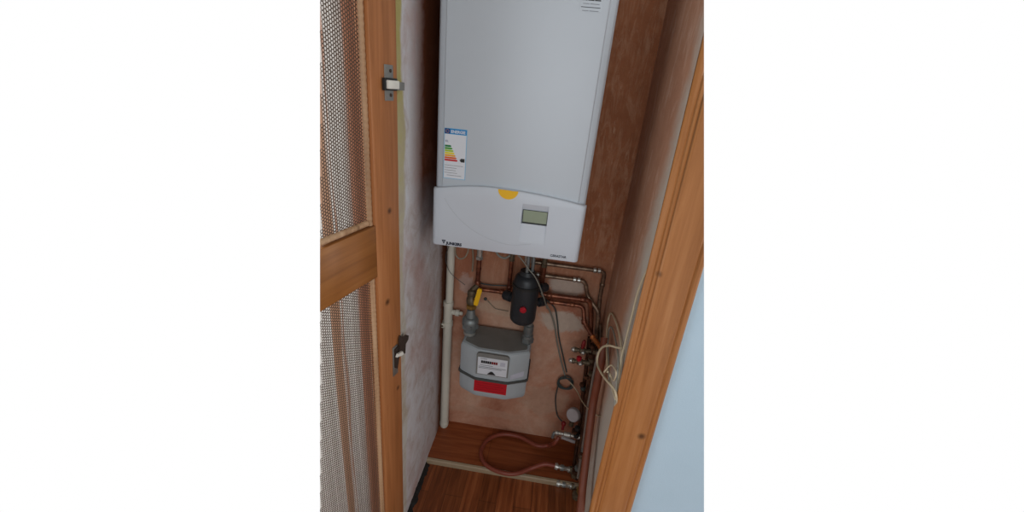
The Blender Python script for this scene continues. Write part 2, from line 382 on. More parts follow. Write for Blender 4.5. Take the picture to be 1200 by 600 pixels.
# unseen room parts around the camera, put in to hold back the world light
bm = nb(); box(bm, (-1.6, -2.7, ZF-.1), (2.2, -.362, ZF)); struct(link('floor_room_unseen', bm, 'floor', smooth=False)).name = 'floor_hall_unseen'
bm = nb(); box(bm, (-1.6, -2.7, 1.26), (2.2, -.10, 1.34)); struct(link('ceiling_hall_unseen', bm, 'plaster', smooth=False))
bm = nb(); box(bm, (-1.6, -2.8, -1.2), (2.2, -2.7, 1.34)); struct(link('wall_rear_unseen', bm, 'plaster', smooth=False))

# ------------------------------------------------------------------ the open door with perforated panels
DIR = Vector((-.21562, -.97648, 0)); DH = Vector((-.045, -.153, ZF))
droot = bpy.data.objects.new('door_1', None); COL.objects.link(droot); droot.empty_display_size = .05
droot.location = DH; droot.rotation_euler = (0, 0, math.atan2(DIR.y, DIR.x)); struct(droot, 'open pine door with two perforated panels on the left')
DM = Matrix.Translation(DH) @ Matrix.Rotation(math.atan2(DIR.y, DIR.x), 4, 'Z'); DI = DM.inverted()
def dz(z): return z-ZF           # world height -> door's own height
def dbox(name, u0, u1, z0, z1, n0, n1, mat, bev=.002, trim=True):
    bm = nb(); box(bm, (u0, n0, dz(z0)), (u1, n1, dz(z1)), bev); o = link(name, bm, mat, droot, ang=50)
    if trim: cut(o, 375, True, DI)
    return o
def Dp(px, py, off=0):
    """point of the door plane (own space) under a photo position"""
    o = DI @ CAM; d = DI.to_3x3() @ ray(px, py); t = (off-o.y)/d.y; return o+d*t
dbox('stile', 0, .0955, -1.075, 1.1, -.034, 0, 'door_stile')
for a, b in ((-1.075, -.95), (-.010, .126), (.98, 1.1)): dbox('rail', .0957, .5, a, b, -.033, -.001, 'door_rail', .0015)
def bead(u0, u1, z0, z1, vertical):
    """thin wavy bead holding the perforated sheet"""
    bm = nb(); L = (z1-z0) if vertical else (u1-u0); N = int(L/.004); rows = []
    for i in range(N+1):
        s = i*L/N; wob = .0008*math.sin(s*2*math.pi/.014)
        ring = []
        for k in range(7):
            a = math.pi*k/6; c = -math.cos(a); h = math.sin(a)
            if vertical: ring.append(bm.verts.new(((u0+u1)/2+(u1-u0)/2*c+wob*(k > 3), -.0135+(.0075+wob)*h, dz(z0+s))))
            else: ring.append(bm.verts.new((u0+s, -.0135+(.0075+wob)*h, dz((z0+z1)/2+(z1-z0)/2*c))))
        rows.append(ring)
    for i in range(N):
        for k in range(7): bm.faces.new((rows[i][k], rows[i][(k+1) % 7], rows[i+1][(k+1) % 7], rows[i+1][k]))
    bm.faces.new(rows[0]); bm.faces.new(rows[-1][::-1])
    o = link('bead', bm, 'bead', droot); cut(o, 375, True, DI)
bead(.0958, .1115, .127, .979, True); bead(.0958, .1115, -.949, -.011, True)
bead(.112, .5, .127, .142, False); bead(.112, .5, -.949, -.936, False)
def perforated(z0, z1):
    p = .0071; colw = p*.866; hr = p*.405; bm = nb(); y = -.0155
    n = ray(375, 0).cross(ray(375, 600)).normalized()
    if n.dot(RT) < 0: n = -n
    V = {}
    def vert(x, z):
        k = (round(x*2e4), round(z*2e4)); v = V.get(k)
        if v is None: v = V[k] = bm.verts.new((x, y, z))
        return v
    for i in range(60):
        xc = .104+i*colw; zs = dz(z0)+p*(.5 if i % 2 else 1)
        for j in range(int((z1-z0)/p)):
            zc = zs+p*j
            if (DM @ Vector((xc+p/2, y, zc))-CAM).dot(n) < 0: continue
            out = [vert(xc+p/math.sqrt(3)*math.cos(a), zc+p/math.sqrt(3)*math.sin(a)) for a in [math.pi/3*k for k in range(6)]]
            inn = [bm.verts.new((xc+hr*math.cos(a), y, zc+hr*math.sin(a))) for a in [math.pi/6*k for k in range(12)]]
            for k in range(6):
                bm.faces.new((out[k], out[(k+1) % 6], inn[(2*k+2) % 12], inn[2*k+1], inn[2*k]))
    o = link('perforated_panel', bm, 'mesh', droot, smooth=False)
    md = o.modifiers.new('thickness', 'SOLIDIFY'); md.thickness = .0009; md.offset = 0
    return o
perforated(.127, .979); perforated(-.949, -.011)
for z0, z1 in ((.12, .985), (-.955, -.004)):
    bm = nb(); NU = 150; rows = []
    for j in range(13):
        r = []
        for i in range(NU+1):
            u = .100+.4*i/NU; r.append(bm.verts.new((u, -.0275+.0045*math.sin(u*2*math.pi/.034+.5*math.sin(j*.6))+.0012*math.sin(u*300), dz(z0+(z1-z0)*j/12))))
        rows.append(r)
    for j in range(12):
        for i in range(NU): bm.faces.new((rows[j][i], rows[j][i+1], rows[j+1][i+1], rows[j+1][i]))
    o = link('fabric_lining', bm, 'curtain', droot); cut(o, 375, True, DI)
# upper catch: upright plate, white bolt in a dark holder, metal tongue
a = Dp(449.5, 75); b = Dp(460.5, 118)
bm = nb(); box(bm, (b.x, 0, b.z), (a.x, .0022, a.z), .0008); pl = link('catch_plate', bm, 'steel', droot); pl['label'] = 'upper steel catch plate with white bolt'
c0 = Dp(453, 93, .012); c1 = Dp(466, 105, .012)
bm = nb(); box(bm, (c1.x-.003, .0022, c1.z-.003), (c0.x+.003, .010, c0.z+.003), .001); link('bolt_holder', bm, 'dark', pl)
bm = nb(); box(bm, (c1.x-.001, .010, c1.z+.001), (c0.x-.001, .017, c0.z-.001), .0015); link('bolt', bm, 'catch_white', pl)
bm = nb(); box(bm, (c1.x-.034, .003, c1.z-.002), (c1.x, .0085, c0.z-.004), .001); link('tongue', bm, 'steel', pl)
for z in (a.z-.012, b.z+.012):
    bm = nb(); lathe(bm, ((a.x+b.x)/2-.005, .002, z), ((a.x+b.x)/2-.005, .0042, z), [(0, .004), (.7, .0038), (1, .002)]); link('screw', bm, 'catch_dark', pl)
# lower catch: slimmer plate, bent rusty arm
a = Dp(459.5, 408); b = Dp(466, 436)
bm = nb(); box(bm, (b.x, 0, b.z), (a.x, .002, a.z), .0008); pl = link('catch_plate', bm, 'steel', droot); pl['label'] = 'lower catch plate with bent dark arm and small white bolt'
bm = nb(); q = [Dp(x, y, .006) for x, y in ((467.4, 398), (468.5, 393), (471, 396), (475.5, 392), (478.5, 393), (478, 397.5), (475, 403), (474.5, 414), (468, 416), (467.6, 404))]
prism(bm, [(v.x, v.z) for v in q], lambda x, z: (x, .0045, z), lambda x, z: (x, .008, z)); link('bent_arm', bm, 'catch_dark', pl, smooth=False)
bm = nb(); q = [Dp(x, y, .012) for x, y in ((464.8, 418.8), (466, 414.8), (471.5, 411.5), (472.6, 414.5), (471, 416.2))]
prism(bm, [(v.x, v.z) for v in q], lambda x, z: (x, .0082, z), lambda x, z: (x, .014, z)); link('bolt', bm, 'catch_white', pl, smooth=False)
bm = nb(); q = [Dp(x, y, .004) for x, y in ((462.5, 410), (468, 404), (468.2, 418), (466, 432), (463, 431))]
prism(bm, [(v.x, v.z) for v in q], lambda x, z: (x, .0021, z), lambda x, z: (x, .0044, z)); link('dark_backing', bm, 'catch_dark', pl, smooth=False)

# ------------------------------------------------------------------ wall boiler
B = root('wall_boiler', (.22, .17, -.0), 'white wall hung gas boiler with energy sticker, yellow half disc and small display', 'boiler')
B.matrix_parent_inverse = Matrix.Identity(4)
def bl(name, bm, mat, parent=B, **k):
    o = link(name, bm, mat, None, **k); me = o.data
    if parent is not None:
        par = parent; off = Vector((0, 0, 0))
        while par is not None: off += par.location; par = par.parent
        me.transform(Matrix.Translation(-off)); o.parent = parent
    return o
W = .44
# casing: flat front with softly rolled side edges
pf = [(.0008, .358), (.0008, .030), (.002, .020), (.007, .013), (.015, .0085), (.022, .0065), (.024, .004), (.028, .003), (W-.028, .003), (W-.024, .004), (W-.022, .0065), (W-.015, .0085), (W-.007, .013), (W-.002, .020), (W-.0008, .030), (W-.0008, .358)]
bm = nb(); prism(bm, pf, lambda x, y: (x, y, .012), lambda x, y: (x, y, .85)); case = bl('casing', bm, 'boiler', ang=20)
def zt(x):
    t = (x-.17)/.27; return .195-.0225*t*t if x > .17 else .195-.022*((.17-x)/.17)**1.6
def yf(x):
    e = min(x+.002, W+.002-x); return -.011+(.0 if e > .014 else .020*(1-math.sqrt(max(0, 1-((.014-e)/.014)**2))))
RX0, RX1, RZ0, RZ1 = .262, .337, .045, .172
xs = [-.002, -.001, .001, .003, .006, .012]+[.012+(RX0-.012)*i/14 for i in range(1, 15)]+[RX0+(RX1-RX0)*i/6 for i in range(1, 7)]+[RX1+(W-.012-RX1)*i/8 for i in range(1, 9)]+[W-.006, W-.003, W-.001, W+.001, W+.002]
bm = nb(); cols = []
for x in xs:
    y = yf(x); z1 = zt(x)
    lv = [(0.004, y+.006), (.0015, y+.002), (.006, y), (RZ0, y), (RZ1-.012, y), (z1-.006, y), (z1-.001, y+.0025), (z1+.0005, y+.006), (z1+.0005, .010)]
    lv = [(.004, .345)]+lv
    if x <= 0 or x >= W: lv = [(a, max(b, y)) for a, b in lv]
    cols.append([bm.verts.new((x, b, a)) for a, b in lv])
for i in range(len(xs)-1):
    inrec = xs[i] >= RX0-1e-6 and xs[i+1] <= RX1+1e-6
    for k in range(len(cols[0])-1):
        if inrec and k == 4: continue
        bm.faces.new((cols[i][k], cols[i][k+1], cols[i+1][k+1], cols[i+1][k]))
for c in (cols[0], cols[-1]): 
    for k in range(2, len(c)-1): bm.faces.new((c[0], c[k-1], c[k])) if k > 1 else None
panel = bl('control_panel', bm, 'panel', ang=35); panel['label'] = 'lower control panel with curved top edge'
# display recess: slopes in from top and bottom
yp = -.011; d = .014; za, zb = .104, .141
RT1 = RZ1-.012
bm = nb()
sec = [(RZ0, yp), (za-.004, yp+.006), (za-.004, yp+d), (zb+.002, yp+d*.55), (RT1, yp)]
A = [bm.verts.new((RX0, y, z)) for z, y in sec]; C2 = [bm.verts.new((RX1, y, z)) for z, y in sec]
for i in range(4): bm.faces.new((A[i], A[i+1], C2[i+1], C2[i]))
bm.faces.new(A); bm.faces.new(C2[::-1]); bl('display_recess', bm, 'panel', panel, smooth=False)
bm = nb(); prism(bm, [(za-.003, yp+d-.0005), (zb+.001, yp+d*.55-.0005), (zb+.001, yp+d*.55-.003), (za-.003, yp+d-.004)], lambda z, y: (RX0+.002, y, z), lambda z, y: (RX1-.001, y, z)); bl('display_bezel', bm, 'dark', panel, smooth=False)
bm = nb(); prism(bm, [(za+.0005, yp+d-.0040), (zb, yp+d*.55-.0032), (zb, yp+d*.55-.0042), (za+.0005, yp+d-.0052)], lambda z, y: (RX0+.004, y, z), lambda z, y: (RX1-.002, y, z)); bl('display', bm, 'lcd', panel, smooth=False)
# yellow half disc under the curved edge
cx = .218; R = .0285; zc = zt(cx)-.0012
pts = [(cx+R*math.cos(math.pi+math.pi*k/24), zc+.9*R*math.sin(math.pi+math.pi*k/24)) for k in range(25)]+[(cx+R*.5, zc-.001), (cx, zc), (cx-R*.5, zc)]
bm = nb(); prism(bm, pts, lambda x, z: (x, yp+.001, z), lambda x, z: (x, yp-.0022, z)); bl('yellow_half_disc', bm, 'yellow', panel, smooth=False)
# engraved swoosh
sw = [P(521, 232, y=yp), P(528, 244, y=yp), P(540, 258, y=yp), P(556, 271, y=yp), P(576, 281, y=yp), P(598, 287, y=yp), P(622, 286, y=yp)]
bm = nb(); tube(bm, smooth_path(sw), .0007, 6); bl('moulded_line', bm, 'groove', panel)
# lettering on the panel
def tx(name, s, px, py, size, mat, par, y, bold=0, sx=1):
    p = P(px, py, y=y)
    off = Vector((0, 0, 0)); q = par
    while q is not None: off += q.location; q = q.parent
    return text_mesh(name, s, size, p-off, mat, par, bold=bold, sx=sx)
p = P(520, 287, y=yp-.0004)
tx('maker_lettering', 'JUNKERS', 523, 286.2, .0118, 'ink', panel, yp-.0003, .0006, 1.0)
p0 = P(517.6, 280.6, y=yp); bm = nb()
tr = [(p0.x, p0.z), (p0.x+.0125, p0.z), (p0.x+.0065, p0.z-.013)]; ti = [(p0.x+.0045, p0.z-.0028), (p0.x+.0085, p0.z-.0028), (p0.x+.0065, p0.z-.0072)]
A = [bm.verts.new((x, yp-.0004, z)) for x, z in tr]; I = [bm.verts.new((x, yp-.0004, z)) for x, z in ti]
for i in range(3): bm.faces.new((A[i], A[(i+1) % 3], I[(i+1) % 3], I[i]))
o = bl('maker_emblem', bm, 'ink', panel, smooth=False); o.modifiers.new('t', 'SOLIDIFY').thickness = .0004
tx('model_lettering', 'CERASTAR', 644.5, 300.4, .0098, 'ink', panel, yp-.0003, .0002, 1.0)
# energy sticker
yl = .0026
st0 = P(521, 149.5, y=yl); st1 = P(547.5, 209, y=yl); sx0, sx1, sz1, sz0 = st0.x, st0.x+.0635, st0.z, st0.z-.138
def flat(name, x0, x1, z0, z1, mat, par, y, th=.0003):
    bm = nb(); box(bm, (x0, y-th, z0), (x1, y, z1)); return bl(name, bm, mat, par, smooth=False)
stk = flat('energy_sticker', sx0, sx1, sz0, sz1, 'label_blue', case, yl, .0003); stk['label'] = 'white energy rating sticker with coloured bars'
flat('sticker_paper', sx0+.0014, sx1-.0014, sz0+.0014, sz1-.0155, 'paper', stk, yl-.0004)
flat('header_band', sx0+.016, sx1-.001, sz1-.0148, sz1-.001, 'sky_blue', stk, yl-.0004)
flat('flag_square', sx0+.001, sx0+.0158, sz1-.0148, sz1-.001, 'eu_blue', stk, yl-.0004)
def stx(name, s, x, z, size, mat, bold=0):
    off = stk.location+case.location+B.location; return text_mesh(name, s, size, Vector((x, yl-.0009, z))-off, mat, stk, bold=bold, ext=.0001)
stx('header_text', 'ENERGIE', sx0+.0185, sz1-.0118, .0104, 'paper', .0003)
stx('bar_letter', 'XL', sx0+.003, sz1-.037, .008, 'eu_blue')
for i in range(12):
    a = 2*math.pi*i/12; X, Z = sx0+.0085+.0042*math.cos(a), sz1-.008+.0042*math.sin(a); bm = nb(); box(bm, (X-.0005, yl-.0010, Z-.0005), (X+.0005, yl-.0007, Z+.0005)); bl('flag_star', bm, 'yellow', stk, smooth=False)
for i in range(7):
    z = sz1-.045-.0064*i; L = .016+.0032*i; bm = nb()
    prism(bm, [(sx0+.0025, z), (sx0+.0025, z-.0052), (sx0+.0025+L, z-.0052), (sx0+.0055+L, z-.0026), (sx0+.0025+L, z)], lambda x, z: (x, yl-.0004, z), lambda x, z: (x, yl-.0008, z)); bl('rating_arrow', bm, 'en%d' % i, stk, smooth=False)
z = sz1-.0838; bm = nb(); prism(bm, [(sx1-.018, z), (sx1-.014, z+.005), (sx1-.0035, z+.005), (sx1-.0035, z-.005), (sx1-.014, z-.005)], lambda x, z: (x, yl-.0004, z), lambda x, z: (x, yl-.0008, z)); bl('class_pointer', bm, 'dark', stk, smooth=False)
for i, (a, b) in enumerate(((.003, .056), (.003, .038), (.003, .036), (.003, .040), (.010, .052))):
    flat('print_line', sx0+a, sx0+b, sz0+.037-.007*i, sz0+.0382-.007*i, 'grey_ink', stk, yl-.0006)
# small printed label at the upper right
q0 = P(681, -4, y=yl); q1 = P(706, 15, y=yl)
lb = flat('type_label', q0.x, q1.x-.002, q1.z, q1.z+.075, 'boiler', case, yl); lb['label'] = 'small pale label with dark print near the upper right'
for i in range(9):
    z = q1.z+.001+.0072*i; a = (0, .008, 0, .012, .004, .010, 0, .006, .002)[i]; th = (.0012, .0014, .0012, .0026, .0020, .0034, .0014, .0018, .0014)[i]; wd_ = q1.x-q0.x-.008
    segs = ((0, .97),) if i in (1, 8) else ((0, .28), (.31, .62), (.65, .95)) if i % 2 else ((.08, .40), (.44, .90))
    for u0, u1 in segs: flat('print_line', q0.x+.003+u0*wd_, q0.x+.003+u1*wd_, z, z+th, 'grey_ink' if i in (0, 2, 4, 7) else 'dark', lb, yl-.0004)
# short connection stubs under the casing
def stub(px, py, y, r=.009, mat='chrome'):
    p = P(px, py, y=y); bm = nb(); lathe(bm, (p.x, y, .013), (p.x, y, p.z), [(0, r*.8), (.3, r*.8), (.3, r*1.25), (.75, r*1.25), (.75, r), (1, r)], 20); bl('connection_stub', bm, mat)
stub(562, 301, .30, .011); stub(600, 303, .30, .010, 'brassdull'); stub(638, 309, .30, .010, 'brassdull'); stub(617, 307, .24, .008); stub(624, 308, .26, .008)

# ------------------------------------------------------------------ white waste pipe with tee and wall clip
def rooted(name, o_list=None): pass
p1 = P(527.5, 284, y=.325); pc = P(525.5, 354, y=.325); p2 = P(519.8, 501, y=.325)
xw = -.0262
D = root('waste_pipe', (xw, .325, ZL), 'white plastic waste pipe running down left of the gas meter', 'pipe')
bm = nb(); lathe(bm, (xw+.003, .325, .0), (xw+.003, .325, pc.z+.004), [(0, .0155), (1, .0155)], 28); bl('upper_pipe', bm, 'pvc', D)
bm = nb(); lathe(bm, (xw, .325, pc.z+.004), (xw, .325, ZL+.001), [(0, .0175), (0, .0205), (.012, .0215), (.03, .0215), (.034, .0192), (.96, .0192), (.962, .0208), (.985, .0208), (1, .017)], 28); bl('lower_pipe', bm, 'pvc', D)
pt = P(533, 366, y=.325); bm = nb(); lathe(bm, (xw+.012, .325, pt.z), (xw+.062, .327, pt.z-.002), [(0, .011), (.35, .011), (.4, .014), (.7, .014), (.75, .008), (1, .008)], 20); bl('side_branch', bm, 'pvc', D)
pk = P(517, 379, y=.315); bm = nb(); lathe(bm, (xw, .325, pk.z+.010), (xw, .325, pk.z-.010), [(0, .0196), (0, .0222), (1, .0222), (1, .0196)], 28); clip = bl('wall_clip', bm, 'pvc', D)
bm = nb(); box(bm, (XL+.001, .297, pk.z-.010), (XL+.012, .310, pk.z+.010), .002); bl('clip_lug', bm, 'pvc', D)
bm = nb(); lathe(bm, (XL+.006, .297, pk.z), (XL+.006, .293, pk.z), [(0, .0045), (1, .003)], 12); bl('screw', bm, 'brassdull', D)

# ------------------------------------------------------------------ pipe runs
def run(name, pts, r, mat, label, cat='pipe', fil=.022, parent=None, sm=False, seg=14, group=None):
    path = smooth_path(pts, 8) if sm else fillet(pts, fil)
    bm = nb(); tube(bm, path, r, seg)
    if parent is not None: return bl(name, bm, mat, parent)
    o = link(name, bm, mat); return tag(o, label, cat, group)
def ring(parent, name, pos, axis, L, r, mat, hexa=False):
    pos, axis = Vector(pos), Vector(axis).normalized(); bm = nb()
    lathe(bm, pos-axis*L/2, pos+axis*L/2, [(0, r*.85), (.12, r), (.88, r), (1, r*.85)], 20, hexa); return bl(name, bm, mat, parent)
def ringpx(parent, name, a, b, L, r, mat, hexa=False, t=.5):
    a, b = Vector(a), Vector(b); return ring(parent, name, a.lerp(b, t), b-a, L, r, mat, hexa)
YP = .328
# gas pipe: drops from the boiler, turns down into the yellow handled valve
ga = P(562, 300, y=.30); gb = P(557.5, 333, y=.30)
G = root('copper_pipe', (ga.x, .30, gb.z), 'short upright copper pipe from the boiler down to the yellow handled valve', 'pipe')
gt = Vector((ga.x, .30, ga.z)); ge = Vector((ga.x-.001, .30, gb.z))
run('tube', [gt, ge], .0095, 'copper', None, parent=G); ringpx(G, 'nut', gt, ge, .014, .0145, 'chrome', True, .06); ringpx(G, 'elbow_collar', gt, ge, .022, .012, 'copper', False, .95)
ringpx(G, 'collar', gt, ge, .012, .011, 'copper', False, .45)
# horizontal pipe from the gas elbow to the filter
ha = P(556, 337.5, y=.325); hb = P(597, 345, y=.325); hb.z = ha.z
H = root('copper_pipe', ha, 'brown horizontal copper pipe between the gas elbow and the black filter', 'pipe')
run('tube', [ha+Vector((0, -.004, 0)), hb], .0088, 'copper', None, parent=H)
ringpx(H, 'collar', ha, hb, .02, .0112, 'copper', False, .12); ringpx(H, 'collar', ha, hb, .018, .0112, 'copper', False, .78)
a = P(556, 330.5, y=.34); b = P(600, 335, y=.34)
run('thin_cable', [a, P(575, 334, y=.34), b], .0028, 'cable_dark', 'thin dark cable running just above the horizontal pipe left of the filter', 'cable', sm=True)
# thin grey sleeve beside the gas pipe
run('thin_tube', [P(554, 292, y=.33), P(554.5, 305, y=.335), P(553.5, 318, y=.34)], .0034, 'cable_thin', 'thin grey tube hanging left of the gas pipe', 'tube', sm=True)
# pipe B
ba = P(600, 302, y=.30); be = P(598, 341, y=.30)
Bp = root('copper_pipe', (ba.x, .30, be.z), 'upright brown copper pipe from the boiler, left of the black filter', 'pipe')
b0, b1 = Vector((ba.x, .30, ba.z)), Vector((ba.x, .30, be.z)); run('tube', [b0, b1], .0085, 'copper', None, parent=Bp); ringpx(Bp, 'collar', b0, b1, .018, .0108, 'copper', False, .9); ringpx(Bp, 'collar', b0, b1, .012, .0115, 'brassdull', True, .05)
# pipe C: down to the thick return
ca = P(638, 309, y=.30); ce = P(634, 346, y=.30)
# lower thick brown pipe E with pipe C joining
E0 = P(640, 345, y=.315); E1 = P(690, 352, y=.315); E1.z = E0.z
C_ = root('copper_pipe', (ca.x, .30, ce.z), 'brown copper pipe dropping from the boiler and running right as the thick middle pipe', 'pipe')
c0 = Vector((ca.x, .30, ca.z)); dn = P(697, 372, y=.318)
E_turn = Vector((P(692, 352, y=.315).x, .315, E0.z))
run('tube', [c0, Vector((ca.x, .31, E0.z)), E_turn, Vector((E_turn.x+.012, .318, E0.z-.06)), P(692, 392, y=.30)], .0105, 'copper', None, parent=C_)
ringpx(C_, 'collar', c0, Vector((ca.x, .31, E0.z)), .014, .0125, 'brassdull', True, .05)
ring(C_, 'collar', (E_turn.x-.03, .315, E0.z), (1, 0, 0), .022, .0128, 'copper'); ring(C_, 'collar', (ca.x+.035, .311, E0.z), (1, 0, 0), .022, .0128, 'copper')
# pipe D: tarnished, elbow then diagonal
D0 = P(624, 321, y=.33); D1 = P(685, 328, y=.33); D1.z = D0.z-.001; zD = D0.z
Dq = root('copper_pipe', D0, 'tarnished copper pipe running right from the filter and bending down in a double bend', 'pipe')
d1 = Vector((P(686, 328, y=.33).x, .33, zD)); d2 = P(688.5, 347, y=.33); d3 = P(702, 366, y=.30); d4 = P(698, 400, y=.29)
run('tube', [Vector((D0.x, .33, zD)), d1, d2, d3, d4], .0082, 'copper_old', None, parent=Dq)
for t in (.80, .88, .10): ring(Dq, 'coupling', Vector((D0.x, .33, zD)).lerp(d1, t), (1, 0, 0), .012, .0105, 'chrome')
# pipe T: the highest one
zT = P(640, 309, y=.33).z; t0 = Vector((P(625, 305, y=.33).x, .33, zT)); t1 = Vector((P(709, 318, y=.33).x, .33, zT)); t2 = P(706.5, 350, y=.33); t3 = P(700, 385, y=.31); t4 = P(697, 412, y=.29)
Tq = root('copper_pipe', t0, 'topmost tarnished copper pipe crossing right under the boiler, then dropping down', 'pipe')
t2.x = t1.x
run('tube', [t0, t1, t2, t3, t4], .0082, 'copper_old', None, parent=Tq)
for t in (.86, .92): ring(Tq, 'coupling', t0.lerp(t1, t), (1, 0, 0), .011, .0105, 'chrome')
ringpx(Tq, 'collar', t1, t2, .016, .0100, 'copper_old', False, .5)
# pipe F: lower bright copper
zF_ = P(650, 354, y=.32).z; f0 = Vector((P(637, 352, y=.32).x, .318, zF_)); f1 = Vector((P(684, 358, y=.32).x, .318, zF_)); f2 = P(684.5, 378, y=.30); f3 = P(696, 397, y=.25); f4 = P(706, 410, y=.20)
Fq = root('copper_pipe', f0, 'lowest bright copper pipe from the filter with a shiny diagonal lower end', 'pipe')
bm = nb(); tube(bm, fillet([f0, f1, f2, f3], .022), .0085, 14); bl('tube', bm, 'copper', Fq)
bm = nb(); tube(bm, [f3, f4], .0088, 14); o = bl('shiny_end', bm, 'copper_new', Fq)
ring(Fq, 'collar', f0.lerp(f1, .2), (1, 0, 0), .02, .0108, 'copper'); ring(Fq, 'collar', f0.lerp(f1, .72), (1, 0, 0), .02, .0108, 'copper'); ringpx(Fq, 'collar', f1, f2, .02, .011, 'copper', False, .95)
ringpx(Fq, 'collar', f2, f3, .012, .0115, 'copper_new', False, .9)
# capillary with small knob on the wall
K = root('wall_sensor', P(569, 350, y=.355), 'tiny blue and white knob on the plaster with a thin bent tube', 'sensor')
k0 = P(569, 350, y=.359); bm = nb(); lathe(bm, k0, k0+Vector((0, -.008, 0)), [(0, .007), (.6, .007), (1, .004)], 16); bl('knob', bm, 'cable_dark', K)
run('capillary', [P(570, 351, y=.354), P(580, 362, y=.354), P(596, 365, y=.352)], .0015, 'cable_thin', None, parent=K, fil=.01)
# small hanging loops under the boiler
run('hose_loop', [P(534, 288, y=.28), P(533.5, 297, y=.28), P(538, 303, y=.28), P(544, 302, y=.28), P(548, 296, y=.28), P(549, 290, y=.28)], .003, 'cable_thin', 'thin grey hose looping under the boiler beside the white waste pipe', 'hose', sm=True)
run('hose_loop', [P(581, 294, y=.26), P(585, 300, y=.26), P(592, 302.5, y=.26), P(598, 299, y=.26)], .0042, 'cable', 'short pale hose loop under the middle of the boiler', 'hose', sm=True)
run('thin_cable', [P(527, 286, y=.29), P(522.5, 300, y=.29), P(524, 312, y=.295), P(530, 322, y=.295), P(545, 334, y=.30)], .0012, 'cable_dark', 'thin dark wire crossing in front of the white waste pipe', 'cable', sm=True)

# ------------------------------------------------------------------ black filter
fa = P(618, 317, y=.215); fb = P(612, 377, y=.215); fb.x = fa.x+.002; fb.z += .004
FX = root('water_filter', (fb.x, .215, fb.z), 'black cylindrical filter with a red knob hanging right of the yellow valve', 'filter')
rf = .049
bm = nb(); lathe(bm, fb, Vector((fb.x, .215, fa.z)), [(0, .030), (.01, .040), (.05, .047), (.10, rf), (.74, rf), (.78, rf-.001), (.84, rf-.004), (.90, .040), (.93, .030), (1, .027)], 36); bl('housing', bm, 'black', FX)
zc_ = fa.z*.35+fb.z*.65
bm = nb(); lathe(bm, (fb.x, .215, fb.z+(fa.z-fb.z)*.70), (fb.x, .215, fb.z+(fa.z-fb.z)*.76), [(0, rf), (.1, rf+.003), (.9, rf+.003), (1, rf)], 36); bl('clamp_ring', bm, 'dark', FX)
sz = P(600, 346, y=.26).z
bm = nb(); lathe(bm, (fb.x-.035, .235, sz), (fb.x-.082, .26, sz), [(0, .016), (.35, .016), (.35, .020), (.9, .020), (1, .016)], 20); bl('left_port', bm, 'black', FX)
for py in (337, 354):
    z = P(637, py, y=.26).z; bm = nb(); lathe(bm, (fb.x+.035, .24, z), (fb.x+.078, .27, z), [(0, .013), (.4, .013), (.4, .018), (.9, .018), (1, .014)], 20); bl('right_port', bm, 'black', FX)
kn = P(613, 363, y=.16); bm = nb(); lathe(bm, (kn.x, .168, kn.z), (kn.x, .152, kn.z), [(0, .010), (.3, .0125), (.8, .0125), (1, .009)], 8); bl('red_knob', bm, 'red', FX)
for px, y in ((617.5, .20), (623.5, .215)):
    bm = nb(); q = P(px, 320, y=y); lathe(bm, (q.x, y, fa.z-.006), (q.x, y, .0), [(0, .0065), (1, .0065)], 14); bl('top_pipe', bm, 'galv', FX)
run('thin_cable', [P(607, 299, y=.17), P(613, 306, y=.17), P(620, 316, y=.165), P(628, 326, y=.16), P(636, 345, y=.18), P(641, 362, y=.25)], .0022, 'cable', 'grey wire crossing in front of the black filter top', 'cable', sm=True)

# ------------------------------------------------------------------ gas meter
MT = root('gas_meter', (.196, .25, -.717), 'grey gas meter with a red sticker hanging between two pipe fittings', 'gas meter')
ZT_, ZB_, ZS_ = -.487, -.717, -.622
def octo(g=0):
    return [(.061-g, .338), (.061-g, .208-g*.5), (.069-g*.7, .200-g*.8), (.128, .170-g), (.139, .168-g), (.255, .168-g), (.266, .170-g), (.329+g*.7, .200-g*.8), (.337+g, .208-g*.5), (.337+g, .338)]
def body(z0, z1, top, mat, name):
    bm = nb(); c = Vector((.198, .258)); rings = []
    steps = [(0, 1), (.012, 1), (.5, 1), (1, 1)]
    hts = [(z0, 1.0), (z0+(z1-z0)*.5, 1.0), (z1-.014*top, 1.0), (z1-.006*top, .985), (z1-.0015*top, .955), (z1, .90)] if top > 0 else \
          [(z1, 1.0), (z0+.03, .995), (z0+.014, .985), (z0+.005, .965), (z0+.001, .93), (z0, .89)]
    for z, s in hts: rings.append([bm.verts.new((c.x+(x-c.x)*s, .338-(.338-y)*s, z)) for x, y in octo()])
    for i in range(len(rings)-1):
        n = len(rings[i])
        for k in range(n): bm.faces.new((rings[i][k], rings[i][(k+1) % n], rings[i+1][(k+1) % n], rings[i+1][k]))
    bm.faces.new(rings[0]); bm.faces.new(rings[-1]); return bl(name, bm, mat, MT, ang=30)
body(ZS_+.001, ZT_, 1, 'meter', 'upper_housing'); lowh = body(ZB_, ZS_-.001, -1, 'meter', 'lower_housing')
bm = nb(); prism(bm, octo(.0055), lambda x, y: (x, y, ZS_-.005), lambda x, y: (x, y, ZS_+.005)); bl('seam_band', bm, 'meter_band', MT, smooth=False)
# darker grey lid
c = Vector((.198, .258)); bm = nb(); prism(bm, [(c.x+(x-c.x)*.90, .338-(.338-y)*.90) for x, y in octo()], lambda x, y: (x, y, ZT_-.001), lambda x, y: (x, y, ZT_+.0012)); bl('lid', bm, 'meter_top', MT, smooth=False)
